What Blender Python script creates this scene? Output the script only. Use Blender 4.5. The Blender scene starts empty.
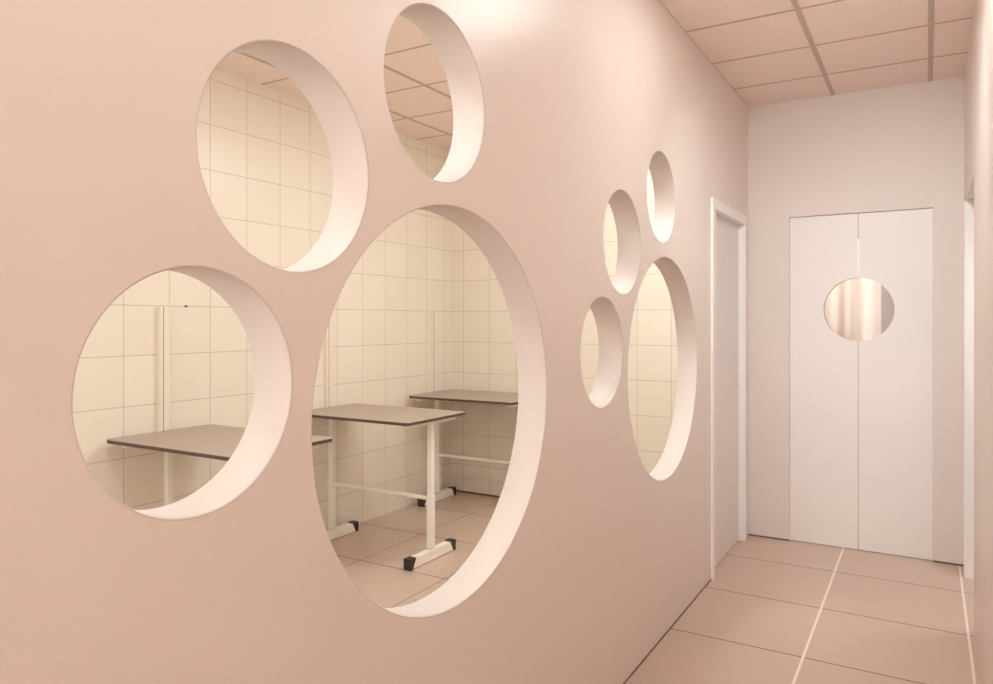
import bpy, bmesh, math, random
from mathutils import Vector, Matrix
from mathutils.geometry import tessellate_polygon
random.seed(4)
S = bpy.context.scene
COL = S.collection
PI = math.pi

# ------------------------------------------------------------------ materials
def newmat(name):
    m = bpy.data.materials.new(name); m.use_nodes = True
    nt = m.node_tree; b = nt.nodes['Principled BSDF']
    return m, nt, b

def N(nt, typ, **kw):
    n = nt.nodes.new(typ)
    for k, v in kw.items():
        setattr(n, k, v)
    return n

def sock(nt, dst, v):
    if hasattr(v, 'is_linked') or isinstance(v, bpy.types.NodeSocket):
        nt.links.new(v, dst)
    else:
        dst.default_value = v

def math_(nt, op, a, b=None, c=None):
    n = N(nt, 'ShaderNodeMath', operation=op)
    sock(nt, n.inputs[0], a)
    if b is not None: sock(nt, n.inputs[1], b)
    if c is not None: sock(nt, n.inputs[2], c)
    return n.outputs[0]

def mixc(nt, f, a, b):
    n = N(nt, 'ShaderNodeMix', data_type='RGBA')
    sock(nt, n.inputs[0], f)
    sock(nt, n.inputs[6], a if not isinstance(a, tuple) else (*a, 1))
    sock(nt, n.inputs[7], b if not isinstance(b, tuple) else (*b, 1))
    return n.outputs[2]

def coords(nt):
    t = N(nt, 'ShaderNodeTexCoord'); s = N(nt, 'ShaderNodeSeparateXYZ')
    nt.links.new(t.outputs['Object'], s.inputs[0])
    return t.outputs['Object'], s.outputs[0], s.outputs[1], s.outputs[2]

def noise(nt, vec, scale, detail=3):
    n = N(nt, 'ShaderNodeTexNoise'); n.inputs['Scale'].default_value = scale
    n.inputs['Detail'].default_value = detail
    nt.links.new(vec, n.inputs['Vector']); return n.outputs['Fac']

def bump(nt, b, h, dist, strength=1.0):
    n = N(nt, 'ShaderNodeBump'); n.inputs['Distance'].default_value = dist
    n.inputs['Strength'].default_value = strength
    nt.links.new(h, n.inputs['Height']); nt.links.new(n.outputs[0], b.inputs['Normal'])

def grid_line(nt, c, origin, pitch, w):
    """1 on the joint lines origin + k*pitch, 0 elsewhere"""
    a = math_(nt, 'SUBTRACT', c, origin - pitch / 2)
    a = math_(nt, 'FLOORED_MODULO', a, pitch)
    a = math_(nt, 'SUBTRACT', a, pitch / 2)
    a = math_(nt, 'ABSOLUTE', a)
    return math_(nt, 'LESS_THAN', a, w / 2)

def plain(name, col, rough=.5, var=.03, scale=6, bmp=.0, metallic=0.0, spec=.5):
    m, nt, b = newmat(name)
    v, x, y, z = coords(nt)
    f = noise(nt, v, scale)
    lo = tuple(c * (1 - var) for c in col); hi = tuple(min(1, c * (1 + var)) for c in col)
    nt.links.new(mixc(nt, f, lo, hi), b.inputs['Base Color'])
    b.inputs['Roughness'].default_value = rough
    b.inputs['Metallic'].default_value = metallic
    b.inputs['Specular IOR Level'].default_value = spec
    if bmp: bump(nt, b, noise(nt, v, 180, 2), bmp)
    return m

M = {}
M['peach'] = plain('peach_satin_paint', (.77, .68, .625), .34, .012, 3, spec=.5)
M['endpaint'] = plain('pale_rose_paint', (.75, .68, .65), .5, .03, 2.5)
M['white'] = plain('white_lacquer', (.87, .84, .83), .38, .01, 4)
M['leaf'] = plain('door_leaf_laminate', (.86, .825, .81), .42, .012, 3)
M['sideleaf'] = plain('side_door_laminate', (.79, .74, .72), .45, .012, 3)
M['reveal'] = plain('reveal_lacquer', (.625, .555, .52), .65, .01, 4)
M['metalwhite'] = plain('cream_coated_steel', (.90, .86, .80), .35, .02, 9)
M['cap'] = plain('dark_plastic', (.035, .022, .018), .45, .1, 30)
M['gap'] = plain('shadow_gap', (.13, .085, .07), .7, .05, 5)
M['grid'] = plain('ceiling_grid_metal', (.55, .43, .375), .5, .03, 5)
M['edge'] = plain('dark_edge_band', (.09, .055, .043), .5, .1, 12)
M['terra'] = plain('brown_panel', (.44, .25, .19), .5, .06, 2)
M['slot'] = plain('brown_slot', (.34, .25, .19), .6, .03, 5)
M['bright'] = plain('painted_gap_light', (.96, .95, .93), .4, .01, 5)  # pale colour standing in for light through the door gap
M['dot'] = plain('dull_screw_metal', (.13, .09, .07), .4, .05, 20)
M['strip'] = plain('cream_strip', (.81, .745, .645), .4, .02, 8)

def m_top():
    m, nt, b = newmat('grey_brown_laminate_top')
    v, x, y, z = coords(nt)
    nt.links.new(mixc(nt, noise(nt, v, 260, 2), (.37, .29, .24), (.43, .34, .285)), b.inputs['Base Color'])
    b.inputs['Roughness'].default_value = .42
    bump(nt, b, noise(nt, v, 400, 1), .0006)
    return m
M['top'] = m_top()

def m_floor():
    m, nt, b = newmat('large_floor_slabs')
    v, x, y, z = coords(nt)
    # slab id tint
    ix = math_(nt, 'FLOOR', math_(nt, 'DIVIDE', math_(nt, 'SUBTRACT', x, .157), .603))
    iy = math_(nt, 'FLOOR', math_(nt, 'DIVIDE', math_(nt, 'SUBTRACT', y, .245), .6015))
    comb = N(nt, 'ShaderNodeCombineXYZ'); nt.links.new(ix, comb.inputs[0]); nt.links.new(iy, comb.inputs[1])
    wn = N(nt, 'ShaderNodeTexWhiteNoise', noise_dimensions='2D'); nt.links.new(comb.outputs[0], wn.inputs['Vector'])
    big = noise(nt, v, 2.2, 4)
    f = math_(nt, 'ADD', math_(nt, 'MULTIPLY', wn.outputs[0], .45), math_(nt, 'MULTIPLY', big, .55))
    base = mixc(nt, f, (.56, .42, .34), (.60, .45, .365))
    dark = grid_line(nt, y, .245, .6015, .0075)
    c1 = mixc(nt, dark, base, (.11, .065, .05))
    lx = grid_line(nt, x, .157, .603, .0105)
    corr = math_(nt, 'GREATER_THAN', x, -1.0)
    lightl = math_(nt, 'MULTIPLY', lx, corr)
    c2 = mixc(nt, lightl, c1, (.90, .75, .65))
    lx2 = math_(nt, 'MULTIPLY', grid_line(nt, x, .157, .603, .0055), math_(nt, 'SUBTRACT', 1.0, corr))
    c3 = mixc(nt, lx2, c2, (.15, .09, .07))
    nt.links.new(c3, b.inputs['Base Color'])
    b.inputs['Roughness'].default_value = .36
    b.inputs['Specular IOR Level'].default_value = .5
    bump(nt, b, math_(nt, 'SUBTRACT', 1.0, math_(nt, 'MAXIMUM', dark, lx2)), .0015, .6)
    return m
M['floor'] = m_floor()

def m_tile(name, axis):
    m, nt, b = newmat(name)
    v, x, y, z = coords(nt)
    u = y if axis == 'y' else x
    o, p = (2.13, .25) if axis == 'y' else (-3.262, .2466)
    g = math_(nt, 'MAXIMUM', grid_line(nt, u, o, p, .0042), grid_line(nt, z, -.022, .25, .0042))
    iu = math_(nt, 'FLOOR', math_(nt, 'DIVIDE', math_(nt, 'SUBTRACT', u, o), p))
    iz = math_(nt, 'FLOOR', math_(nt, 'DIVIDE', math_(nt, 'SUBTRACT', z, -.022), .25))
    comb = N(nt, 'ShaderNodeCombineXYZ'); nt.links.new(iu, comb.inputs[0]); nt.links.new(iz, comb.inputs[1])
    wn = N(nt, 'ShaderNodeTexWhiteNoise', noise_dimensions='2D'); nt.links.new(comb.outputs[0], wn.inputs['Vector'])
    base = mixc(nt, wn.outputs[0], (.80, .74, .64), (.82, .765, .665))
    nt.links.new(mixc(nt, g, base, (.56, .50, .42)), b.inputs['Base Color'])
    b.inputs['Roughness'].default_value = .3
    bump(nt, b, math_(nt, 'SUBTRACT', 1.0, g), .001, .5)
    return m
M['tile_y'] = m_tile('cream_wall_tiles_side', 'y')
M['tile_x'] = m_tile('cream_wall_tiles_end', 'x')

def m_ceil():
    m, nt, b = newmat('mineral_ceiling_tiles')
    v, x, y, z = coords(nt)
    f = noise(nt, v, 75, 3)
    r = N(nt, 'ShaderNodeValToRGB'); nt.links.new(f, r.inputs[0])
    r.color_ramp.elements[0].position = .35; r.color_ramp.elements[0].color = (.87, .735, .67, 1)
    r.color_ramp.elements[1].position = .62; r.color_ramp.elements[1].color = (.92, .785, .72, 1)
    nt.links.new(r.outputs[0], b.inputs['Base Color'])
    b.inputs['Roughness'].default_value = .9
    bump(nt, b, noise(nt, v, 70, 4), .004)
    return m
M['ceil'] = m_ceil()

def m_glass():
    m = bpy.data.materials.new('clear_door_glass'); m.use_nodes = True
    nt = m.node_tree; nt.nodes.clear()
    out = N(nt, 'ShaderNodeOutputMaterial'); mx = N(nt, 'ShaderNodeMixShader')
    tr = N(nt, 'ShaderNodeBsdfTransparent'); gl = N(nt, 'ShaderNodeBsdfGlossy')
    gl.inputs['Roughness'].default_value = .02
    fr = N(nt, 'ShaderNodeFresnel'); fr.inputs[0].default_value = 1.45
    nt.links.new(fr.outputs[0], mx.inputs[0]); nt.links.new(tr.outputs[0], mx.inputs[1])
    nt.links.new(gl.outputs[0], mx.inputs[2]); nt.links.new(mx.outputs[0], out.inputs[0])
    return m
M['glass'] = m_glass()

def m_curtain():
    m, nt, b = newmat('cream_curtain_cloth')
    v, x, y, z = coords(nt)
    nt.links.new(mixc(nt, noise(nt, v, 3, 2), (.84, .72, .62), (.88, .78, .70)), b.inputs['Base Color'])
    b.inputs['Roughness'].default_value = .85
    return m
M['curtain'] = m_curtain()

def m_diff():
    m, nt, b = newmat('lamp_diffuser')
    b.inputs['Base Color'].default_value = (.9, .86, .82, 1)
    b.inputs['Emission Color'].default_value = (1, .9, .8, 1)
    b.inputs['Emission Strength'].default_value = 2.0
    return m
M['diff'] = m_diff()
M['pane'] = m_diff(); M['pane'].name = 'glowing_fill_pane'; M['pane'].node_tree.nodes['Principled BSDF'].inputs['Emission Strength'].default_value = .3  # glowing panes for the two added, unseen windows

# ------------------------------------------------------------------ helpers
def box(bm, x0, x1, y0, y1, z0, z1):
    vs = [bm.verts.new((x, y, z)) for x in (x0, x1) for y in (y0, y1) for z in (z0, z1)]
    for f in ((0, 1, 3, 2), (4, 6, 7, 5), (0, 4, 5, 1), (2, 3, 7, 6), (0, 2, 6, 4), (1, 5, 7, 3)):
        bm.faces.new([vs[i] for i in f])
    return vs

def link(name, bm, mats, parent=None, bevel=0, smooth=False):
    bmesh.ops.recalc_face_normals(bm, faces=bm.faces[:])
    me = bpy.data.meshes.new(name); bm.to_mesh(me); bm.free()
    for m in (mats if isinstance(mats, (list, tuple)) else [mats]):
        me.materials.append(m)
    o = bpy.data.objects.new(name, me); COL.objects.link(o)
    if parent: o.parent = parent
    if smooth:
        for p in me.polygons: p.use_smooth = True
    if bevel:
        b = o.modifiers.new('edge', 'BEVEL'); b.width = bevel; b.segments = 2
        b.limit_method = 'ANGLE'; b.angle_limit = math.radians(40)
    return o

def boxes(name, lst, mats, parent=None, bevel=0):
    bm = bmesh.new()
    for b in lst: box(bm, *b)
    return link(name, bm, mats, parent, bevel)

def struct(o):
    o['kind'] = 'structure'; return o

def thing(name, label, cat, loc, group=None):
    o = bpy.data.objects.new(name, None); COL.objects.link(o); o.location = loc
    o.empty_display_size = .1
    o['label'] = label; o['category'] = cat
    if group: o['group'] = group
    return o

def tag(o, label, cat, group=None):
    o['label'] = label; o['category'] = cat
    if group: o['group'] = group
    return o

def prism(bm, loops, a0, a1, tf):
    """extrude the polygon loops[0] with holes loops[1:] between a0 and a1; tf(u, v, a) gives the point"""
    tri = tessellate_polygon([[Vector((u, v, 0)) for u, v in lp] for lp in loops])
    flat = [p for lp in loops for p in lp]
    A = [bm.verts.new(tf(u, v, a0)) for u, v in flat]
    B = [bm.verts.new(tf(u, v, a1)) for u, v in flat]
    for t in tri:
        bm.faces.new([A[i] for i in t]); bm.faces.new([B[i] for i in reversed(t)])
    k = 0
    for lp in loops:
        n = len(lp)
        for i in range(n):
            i0, i1 = k + i, k + (i + 1) % n
            bm.faces.new([A[i0], A[i1], B[i1], B[i0]])
        k += n

# ------------------------------------------------------------------ dimensions (metres)
H = 2.8                                   # ceiling height
XL, XLB = -1.008, -1.108                  # corridor face and room face of the wall with the paw openings
XR = .18                                  # right corridor wall
YE = 4.93                                 # end wall of the corridor
XT = -3.385                               # tiled side wall of the room
YT = 4.975                                # tiled end wall of the room
YB = -2.4                                 # wall behind the camera
YF = 7.2

# ------------------------------------------------------------------ floor, ceiling
struct(boxes('floor', [(-3.6, 1.6, YB - .2, YF + .1, -.1, 0)], M['floor']))
struct(boxes('ceiling', [(-3.6, 1.6, YB - .2, YF + .1, H, H + .1)], M['ceil']))
bm = bmesh.new()
for k in range(-6, 5):
    x = -.502 + .516 * k
    if -3.38 < x < 1.5: box(bm, x - .012, x + .012, YB, YE if x > XLB else YT, H - .003, H + .0)
for k in range(-12, 3):
    y = 3.495 + .505 * k
    if YB < y < YE: box(bm, XT, 1.4, y - .008, y + .008, H - .002, H)
struct(link('trim_1', bm, M['grid']))

# ------------------------------------------------------------------ wall with the paw openings
# (y, z, outer radius): lower toe, upper left toe, upper right toe, pad; near print, then far print
rims = [(.7614, 1.287, .2027), (.966, 1.6995, .2105), (1.432, 1.942, .209), (1.508, 1.188, .499),
        (2.456, 1.287, .202), (2.657, 1.703, .2025), (3.131, 1.946, .2025), (3.205, 1.188, .500)]
LIP = .0035
holes = [(y, z, r - LIP) for y, z, r in rims]
NS = 96
D0, D1, DH = 3.985, 4.825, 2.058           # side door opening
outer = [(YB, 0), (D0, 0), (D0, DH), (D1, DH), (D1, 0), (YE, 0), (YE, H), (YB, H)]
loops = [outer] + [[(y + (r + LIP) * math.cos(2 * PI * i / NS), z + (r + LIP) * math.sin(2 * PI * i / NS)) for i in range(NS)] for y, z, r in holes]
bm = bmesh.new(); prism(bm, loops, XLB, XL, lambda u, v, a: (a, u, v))
struct(link('wall_left', bm, M['peach']))
wlab = ['lower left toe', 'upper left toe', 'upper right toe', 'large pad']
for n, (y, z, r) in enumerate(holes):
    prof = [(XLB, r + LIP), (XLB - .0005, r + LIP * .5), (XLB + .001, r), (XL - LIP, r)]
    for k in range(1, 6):
        a = PI / 2 * k / 5
        prof.append((XL - LIP + LIP * math.sin(a), r + LIP - LIP * math.cos(a)))
    bm = bmesh.new(); rings = []
    for i in range(NS):
        t = 2 * PI * i / NS
        rings.append([bm.verts.new((px, y + rr * math.cos(t), z + rr * math.sin(t))) for px, rr in prof])
    for i in range(NS):
        A, B = rings[i], rings[(i + 1) % NS]
        for j in range(len(prof)):
            j2 = (j + 1) % len(prof)
            bm.faces.new([A[j], B[j], B[j2], A[j2]])
    o = struct(link('window_%d' % (n + 1), bm, M['reveal'], smooth=True))
    o['label'] = 'round open %s window of the %s paw print' % (wlab[n % 4], 'near' if n < 4 else 'far')

# side door in that wall
bm = bmesh.new(); cw = .055
box(bm, XL - .09, XL + .012, D0 - .01, D0 - .01 + cw, 0, DH + .01 - cw)
box(bm, XL - .09, XL + .012, D1 + .01 - cw, D1 + .01, 0, DH + .01 - cw)
box(bm, XL - .09, XL + .012, D0 - .01, D1 + .01, DH + .01 - cw, DH + .01)
dr = struct(link('door_1', bm, M['white'], bevel=.002))
boxes('door_leaf', [(XL - .075, XL - .030, D0 - .01 + cw, D1 + .01 - cw, .004, DH + .01 - cw)], M['sideleaf'], dr)

# ------------------------------------------------------------------ right wall with its opening
R0, R1, RH = 3.92, 4.715, 2.06
bm = bmesh.new()
prism(bm, [[(YB, 0), (R0, 0), (R0, RH), (R1, RH), (R1, 0), (YE, 0), (YE, H), (YB, H)]], XR, XR + .14, lambda u, v, a: (a, u, v))
struct(link('wall_right', bm, M['peach']))
dr2 = struct(boxes('door_2', [(XR - .008, XR + .10, R1 - .004, R1 + .04, 0, RH - .001)], M['white'], bevel=.002))
struct(boxes('wall_right_room', [(1.4, 1.5, YB, YF, 0, H)], M['peach']))

# ------------------------------------------------------------------ end wall and the double door
E0, E1, EH = -.756, .029, 2.06
bm = bmesh.new()
prism(bm, [[(-1.108, 0), (E0, 0), (E0, EH), (E1, EH), (E1, 0), (1.4, 0), (1.4, H), (-1.108, H)]], YE, YE + .12, lambda u, v, a: (u, a, v))
struct(link('wall_end', bm, M['endpaint']))
struct(boxes('floor_shade_end', [(XL, E0 - .001, YE - .003, YE, 0, .009), (E1 + .001, XR, YE - .003, YE, 0, .009)], M['gap']))  # dark strips painting the shade at the foot of the end wall
struct(boxes('floor_shade_left', [(XL, XL + .003, YB, D0 - .012, 0, .0045)], M['gap']))  # painted shade line where the left wall meets the floor
xm = (E0 + E1) / 2; WZ, WR = 1.47, .198
door = thing('door_3', 'pale double door with a round porthole at the end of the corridor', 'door', (0, 0, 0))
del door['category']; door['kind'] = 'structure'
ydf = YE + .016
def leaf(s):
    lp = []
    g = .0015
    xi = xm + s * g; xo = (E1 - .001) if s > 0 else (E0 + .001)
    lp = [(xi, .004), (xo, .004), (xo, EH - .002), (xi, EH - .002)]
    arc = []
    for i in range(0, 49):
        a = PI / 2 - PI * i / 48
        arc.append((xm + s * max(g, WR * math.cos(a)), WZ + WR * math.sin(a)))
    lp += arc
    bm = bmesh.new(); prism(bm, [lp], ydf, ydf + .04, lambda u, v, a: (u, a, v))
    return link('door_leaf', bm, M['leaf'], door)
lf = leaf(-1); rf = leaf(1)
# porthole ring and glass
bm = bmesh.new()
prof = [(ydf - .002, WR - .004), (ydf - .002, WR + .003), (ydf + .042, WR + .003), (ydf + .042, WR - .004)]
rings = []
for i in range(72):
    t = 2 * PI * i / 72
    rings.append([bm.verts.new((xm + rr * math.cos(t), py, WZ + rr * math.sin(t))) for py, rr in prof])
for i in range(72):
    A, B = rings[i], rings[(i + 1) % 72]
    for j in range(4): bm.faces.new([A[j], B[j], B[(j + 1) % 4], A[(j + 1) % 4]])
ring = link('porthole_ring', bm, M['leaf'], door)
bm = bmesh.new()
prism(bm, [[(xm + (WR - .004) * math.cos(2 * PI * i / 72), WZ + (WR - .004) * math.sin(2 * PI * i / 72)) for i in range(72)]], ydf + .017, ydf + .023, lambda u, v, a: (u, a, v))
link('porthole_glass', bm, M['glass'], ring)
boxes('gap_light_strip', [(xm - .004, xm + .004, ydf - .002, ydf + .001, WZ + WR + .004, WZ + WR + .235)], M['bright'], lf)  # white strip painting the light that shows between the leaves
boxes('meeting_gap', [(xm - .0015, xm + .0015, ydf + .0006, ydf + .03, .004, WZ - WR - .004), (xm - .0015, xm + .0015, ydf + .001, ydf + .03, WZ + WR + .004, EH - .002)], M['slot'], lf)

# space beyond the double door
struct(boxes('wall_beyond_left', [(-1.7, -1.6, YE + .12, YF, 0, H)], M['endpaint']))
struct(boxes('wall_beyond_end', [(-1.7, 1.5, YF, YF + .1, 0, H)], M['endpaint']))
struct(boxes('wall_beyond_right', [(-.285, -.185, 5.85, YF, 0, H)], M['terra']))
bm = bmesh.new(); prev = None; n = 150
for i in range(n + 1):
    t = i / n; x = -1.58 + 1.28 * t
    y = 6.75 + .011 * math.sin(t * 58 + 1.3 * math.sin(t * 9)) + .01 * math.sin(t * 23)
    cur = [bm.verts.new((x, y + dy, zz)) for dy in (0, .004) for zz in (.02, 2.7)]
    if prev:
        bm.faces.new([prev[0], cur[0], cur[1], prev[1]]); bm.faces.new([prev[2], prev[3], cur[3], cur[2]])
        bm.faces.new([prev[1], cur[1], cur[3], prev[3]]); bm.faces.new([prev[0], prev[2], cur[2], cur[0]])
    else: bm.faces.new(cur[:2] + [cur[3], cur[2]])
    prev = cur
bm.faces.new([prev[0], prev[1], prev[3], prev[2]])
tag(link('curtain', bm, M['curtain'], smooth=True), 'cream folded curtain seen through the porthole of the double door', 'curtain')
c = bpy.data.objects['curtain']
boxes('curtain_rail', [(-1.595, -.29, 6.73, 6.77, 2.7, 2.74)], M['metalwhite'], c)

# ------------------------------------------------------------------ tiled room
struct(boxes('wall_tiled_side', [(XT - .1, XT, .2, YT, 0, H)], M['tile_y']))
struct(boxes('wall_tiled_end', [(XT - .1, XLB - .0, YT, YT + .1, 0, H)], M['tile_x']))
struct(boxes('wall_tiled_near', [(XT - .1, XLB, .1, .2, 0, H)], M['tile_x']))
struct(boxes('floor_shade_tiled_end', [(XT, XLB, YT - .004, YT, 0, .012)], M['gap']))  # dark strip painting the shade under the tiled end wall
struct(boxes('wall_behind', [(XLB, 1.5, YB - .1, YB, 0, H)], M['peach']))

# ------------------------------------------------------------------ tables
def foot_bm(kind):
    bm = bmesh.new(); w = .022; h = .060; L = .225
    if kind == 'beam':       # side trapezoid, longer below
        pts = [(-L + .022, .004), (L - .022, .004), (L - .05, h), (-L + .05, h)]
    elif kind == 'near':
        pts = [(-L, 0), (-L + .021, 0), (-L + .052, h + .004), (-L - .002, h + .004)]; w = .0255
    else:
        pts = [(L, 0), (L - .021, 0), (L - .052, h + .004), (L + .002, h + .004)]; w = .0255
    prism(bm, [pts], -w, w, lambda u, v, a: (a, u, v))
    return bm

def rounded_rect(x0, x1, y0, y1, r):
    out = []
    for cx, cy, a0 in ((x1 - r, y1 - r, 0), (x0 + r, y1 - r, PI / 2), (x0 + r, y0 + r, PI), (x1 - r, y0 + r, 1.5 * PI)):
        for k in range(7):
            a = a0 + PI / 2 * k / 6
            out.append((cx + r * math.cos(a), cy + r * math.sin(a)))
    return out

def tube_x(bm, x0, x1, y, z, r, seg=14):
    A = [bm.verts.new((x0, y + r * math.cos(2 * PI * i / seg), z + r * math.sin(2 * PI * i / seg))) for i in range(seg)]
    B = [bm.verts.new((x1, y + r * math.cos(2 * PI * i / seg), z + r * math.sin(2 * PI * i / seg))) for i in range(seg)]
    for i in range(seg): bm.faces.new([A[i], A[(i + 1) % seg], B[(i + 1) % seg], B[i]])
    bm.faces.new(A); bm.faces.new(B[::-1])

def make_table():
    t = thing('grooming_table', '', 'table', (0, 0, 0), 'T-leg work tables along the tiled wall')
    bm = bmesh.new()
    prism(bm, [rounded_rect(-.45, .45, -.295, .295, .022)], .8375, .840, lambda u, v, a: (u, v, a))
    top = link('tabletop', bm, M['top'], t)
    bm = bmesh.new()
    prism(bm, [rounded_rect(-.45, .45, -.295, .295, .022)], .822, .8375, lambda u, v, a: (u, v, a))
    e = link('edge_band', bm, M['edge'], top); e['label'] = 'dark brown edge of the tabletop'
    for s in (-1, 1):
        x = s * .39
        bm = bmesh.new(); box(bm, x - .019, x + .019, -.0175, .0175, .068, .375)
        lg = link('leg', bm, M['metalwhite'], t, .003)
        boxes('inner_column', [(x - .0165, x + .0165, -.0155, .0155, .375, .797)], M['metalwhite'], lg, .003)
        boxes('support_bracket', [(x - .02, x + .02, -.24, .24, .797, .822)], M['metalwhite'], t, .003)
        bm = foot_bm('beam'); bmesh.ops.translate(bm, vec=(x, 0, 0), verts=bm.verts)
        ft = link('foot', bm, M['metalwhite'], t, .002)
        for k in ('near', 'far'):
            bm = foot_bm(k); bmesh.ops.translate(bm, vec=(x, 0, 0), verts=bm.verts)
            c = link('foot_cap', bm, M['cap'], ft, .002); c['label'] = 'dark end cap of the foot'
    bm = bmesh.new(); tube_x(bm, -.372, .372, 0, .357, .012)
    link('crossbar', bm, M['metalwhite'], t, smooth=False)
    return t

def copy_tree(o, parent=None):
    c = o.copy(); COL.objects.link(c)
    if parent: c.parent = parent
    for ch in o.children: copy_tree(ch, c)
    return c

TY = [2.31, 3.477, 4.645]
TL = ['brown-topped work table nearest, its top seen alone through the lower left toe opening',
      'brown-topped work table with pale T legs fully seen through the large near paw opening',
      'brown-topped work table standing in the far tiled corner against the end wall']
t0 = make_table()
for i, (y, lab) in enumerate(zip(TY, TL)):
    t = t0 if i == 0 else copy_tree(t0)
    t.location = (-2.90, y, 0); t['label'] = lab

# upright strips fixed to the tiled wall behind each table
UL = ['slim cream upright strip on the tiled wall above the table nearest the camera',
      'slim cream upright strip on the tiled wall behind the middle table',
      'slim cream upright strip on the tiled wall behind the corner table']
u0 = thing('wall_upright', UL[0], 'wall strip', (0, 0, 0), 'upright strips on the tiled wall')
boxes('strip_body', [(0, .030, -.028, .026, 0, .675)], M['strip'], u0, .002)
boxes('strip_slot', [(.0296, .0306, -.014, -.0095, .001, .674)], M['slot'], u0)
for i, (y, lab) in enumerate(zip([2.337, 3.53, 4.70], UL)):
    u = u0 if i == 0 else copy_tree(u0)
    u.location = (XT, y, .799); u['label'] = lab
# little screw high on the wall by the first strip
bm = bmesh.new(); tube_x(bm, XT, XT + .012, 2.475, 1.478, .0055)
tag(link('wall_screw', bm, M['dot']), 'small dark screw head on the tiled wall right of the nearest upright strip', 'screw')

# ------------------------------------------------------------------ ceiling lights (set in the tile grid)
def make_light(x0, x1, y0, y1, power, label, col=(.93, 1, .995)):
    cx, cy = (x0 + x1) / 2, (y0 + y1) / 2
    t = thing('ceiling_light', label, 'light', (cx, cy, H), 'square ceiling panel lights')
    w, d = (x1 - x0) / 2 - .014, (y1 - y0) / 2 - .012
    bm = bmesh.new()
    prism(bm, [[(-w, -d), (w, -d), (w, d), (-w, d)], [(-w + .02, -d + .02), (w - .02, -d + .02), (w - .02, d - .02), (-w + .02, d - .02)]], -.012, 0, lambda u, v, a: (u, v, a))
    link('lamp_frame', bm, M['metalwhite'], t)
    boxes('diffuser', [(-w + .02, w - .02, -d + .02, d - .02, -.008, -.001)], M['diff'], t)
    L = bpy.data.lights.new('panel_light', 'AREA'); L.shape = 'RECTANGLE'
    L.size = 2 * w - .05; L.size_y = 2 * d - .05; L.energy = power; L.color = col
    lo = bpy.data.objects.new('panel_light', L); COL.objects.link(lo); lo.parent = t
    lo.location = (0, 0, -.012)
    return t
KX = lambda k: -.502 + .516 * k
KY = lambda k: 3.495 + .505 * k
PW = 9
make_light(KX(0), KX(1), KY(-2), KY(-1), PW * 1.3, 'panel light in the corridor ceiling between the near and far paw prints')
make_light(KX(0), KX(1), KY(-6), KY(-5), PW * .62, 'panel light in the corridor ceiling beside the near paw print')
make_light(KX(0), KX(1), KY(-10), KY(-9), PW * .5, 'panel light in the corridor ceiling behind the camera')
make_light(KX(-3), KX(-2), KY(-1), KY(0), PW * 2.0, 'panel light in the tiled room ceiling by the middle table')
make_light(KX(-3), KX(-2), KY(-5), KY(-4), PW * 1.7, 'panel light in the tiled room ceiling by the nearest table')
make_light(KX(-2), KX(-1), KY(1), KY(2), PW * 1.6, 'added unseen panel light in the tiled room ceiling by the far paw print')  # hidden panel added to light the far reveals and end wall
make_light(KX(-2), KX(-1), 5.7, 6.2, PW * 2.6, 'added unseen panel light in the ceiling beyond the double door')  # panel added to brighten the space behind the porthole
make_light(KX(1) + .3, KX(2) + .3, 4.0, 4.5, PW * 2.0, 'panel light in the side room on the right')
# unseen spotlight, added to brighten the double door and the end wall
sp = thing('added_spotlight', 'unseen cream ceiling spotlight added to brighten the double door', 'light', (-.22, 2.72, H))
aim = Vector((-.40, YE, .95)) - Vector((-.22, 2.72, H - .10))
rot = aim.to_track_quat('-Z', 'Y').to_euler()
def lathe(bm, prof, seg=28):
    rg = [[bm.verts.new((r_ * math.cos(2 * PI * i / seg), r_ * math.sin(2 * PI * i / seg), z_)) for r_, z_ in prof] for i in range(seg)]
    for i in range(seg):
        A, B = rg[i], rg[(i + 1) % seg]
        for j in range(len(prof) - 1): bm.faces.new([A[j], B[j], B[j + 1], A[j + 1]])
bm = bmesh.new(); lathe(bm, [(.001, 0), (.05, 0), (.05, -.012), (.012, -.016), (.008, -.02), (.008, -.085), (.001, -.085)])
link('mounting_plate', bm, M['metalwhite'], sp)
bm = bmesh.new(); lathe(bm, [(.001, .07), (.03, .07), (.055, .03), (.062, -.04), (.057, -.04), (.05, .02), (.001, .03)])
hd = link('spot_head', bm, M['metalwhite'], sp); hd.location = (0, 0, -.10); hd.rotation_euler = rot
L = bpy.data.lights.new('added_spot_lamp', 'AREA'); L.shape = 'DISK'; L.size = .09; L.energy = 6.2; L.color = (.93, 1, 1.0); L.spread = math.radians(100)
lo = bpy.data.objects.new('added_spot_lamp', L); COL.objects.link(lo); lo.parent = sp; lo.rotation_euler = rot
lo.location = Vector((0, 0, -.10)) + aim.normalized() * .045
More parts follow.
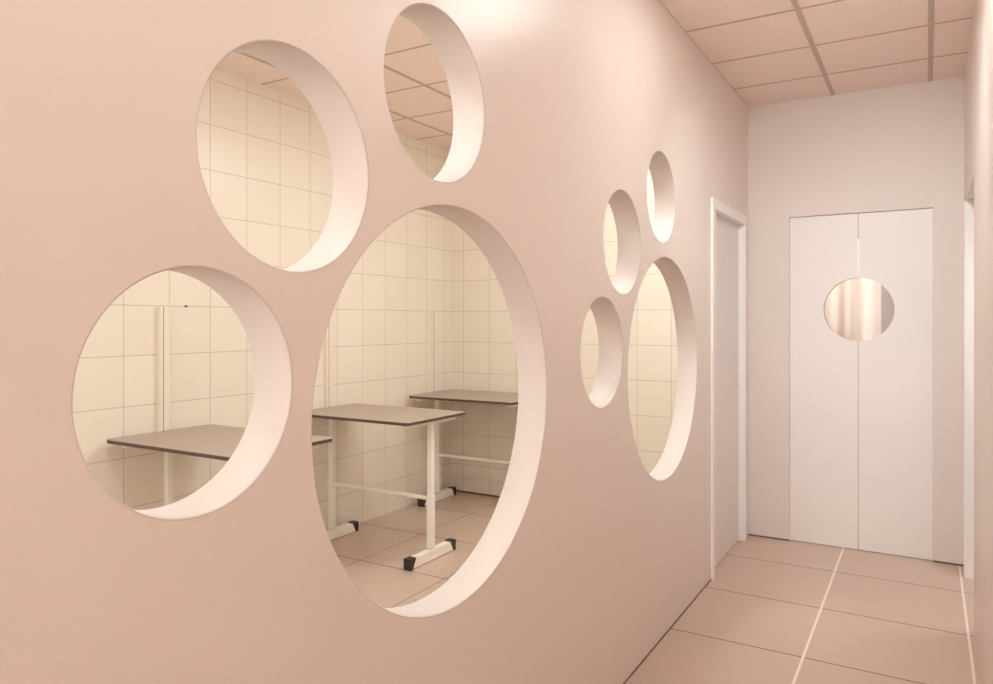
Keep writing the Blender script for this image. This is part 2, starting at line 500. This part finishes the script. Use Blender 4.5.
# unseen windows and area lights, added to brighten corridor and tiled room
def fill_light(loc, rot, sx, sy, e, spread=PI):
    L = bpy.data.lights.new('fill_light', 'AREA'); L.shape = 'RECTANGLE'; L.size = sx; L.size_y = sy
    L.energy = e; L.color = (.93, 1, 1.0); L.spread = spread
    o = bpy.data.objects.new('fill_light', L); COL.objects.link(o); o.location = loc; o.rotation_euler = rot
def fill_window(name, x0, x1, z0, z1, y):
    f = .05
    fr = struct(boxes(name, [(x0, x0 + f, y, y + .03, z0, z1), (x1 - f, x1, y, y + .03, z0, z1), (x0 + f, x1 - f, y, y + .03, z0, z0 + f),
                             (x0 + f, x1 - f, y, y + .03, z1 - f, z1)], M['white'], bevel=.002))
    boxes('window_pane', [(x0 + f, x1 - f, y + .005, y + .012, z0 + f, z1 - f)], M['pane'], fr)
fill_window('window_9', -.98, .15, .05, 2.5, YB)  # made-up window around the fill light behind the camera
fill_window('window_10', -3.2, -1.3, .75, 2.45, .2)  # made-up window around the fill light in the tiled room
fill_light((-.414, YB + .05, 1.2), (PI / 2 - .0 + .07, 0, PI), 1.1, 2.2, 50, math.radians(60))
fill_light((-2.25, .26, 1.6), (PI / 2, 0, PI), 1.8, 1.6, 14)

# ------------------------------------------------------------------ world, camera
w = bpy.data.worlds.new('World'); S.world = w; w.use_nodes = True
bg = w.node_tree.nodes['Background']; bg.inputs[0].default_value = (1, .88, .8, 1); bg.inputs[1].default_value = .2
cam = bpy.data.cameras.new('Camera'); co = bpy.data.objects.new('Camera', cam); COL.objects.link(co)
cam.sensor_width = 36; cam.lens = 36 * 727 / 993; cam.clip_start = .02
cam.shift_y = -21 / 993
co.location = (0, 0, 1.4)
co.rotation_euler = (PI / 2, 0, math.atan(431 / 727))
S.camera = co
vs = S.view_settings; vs.view_transform = 'Standard'; vs.look = 'None'; vs.gamma = 1; vs.use_curve_mapping = False
vs.exposure = -.07
S.cycles.max_bounces = 12; S.cycles.diffuse_bounces = 8
S.cycles.use_denoising = True
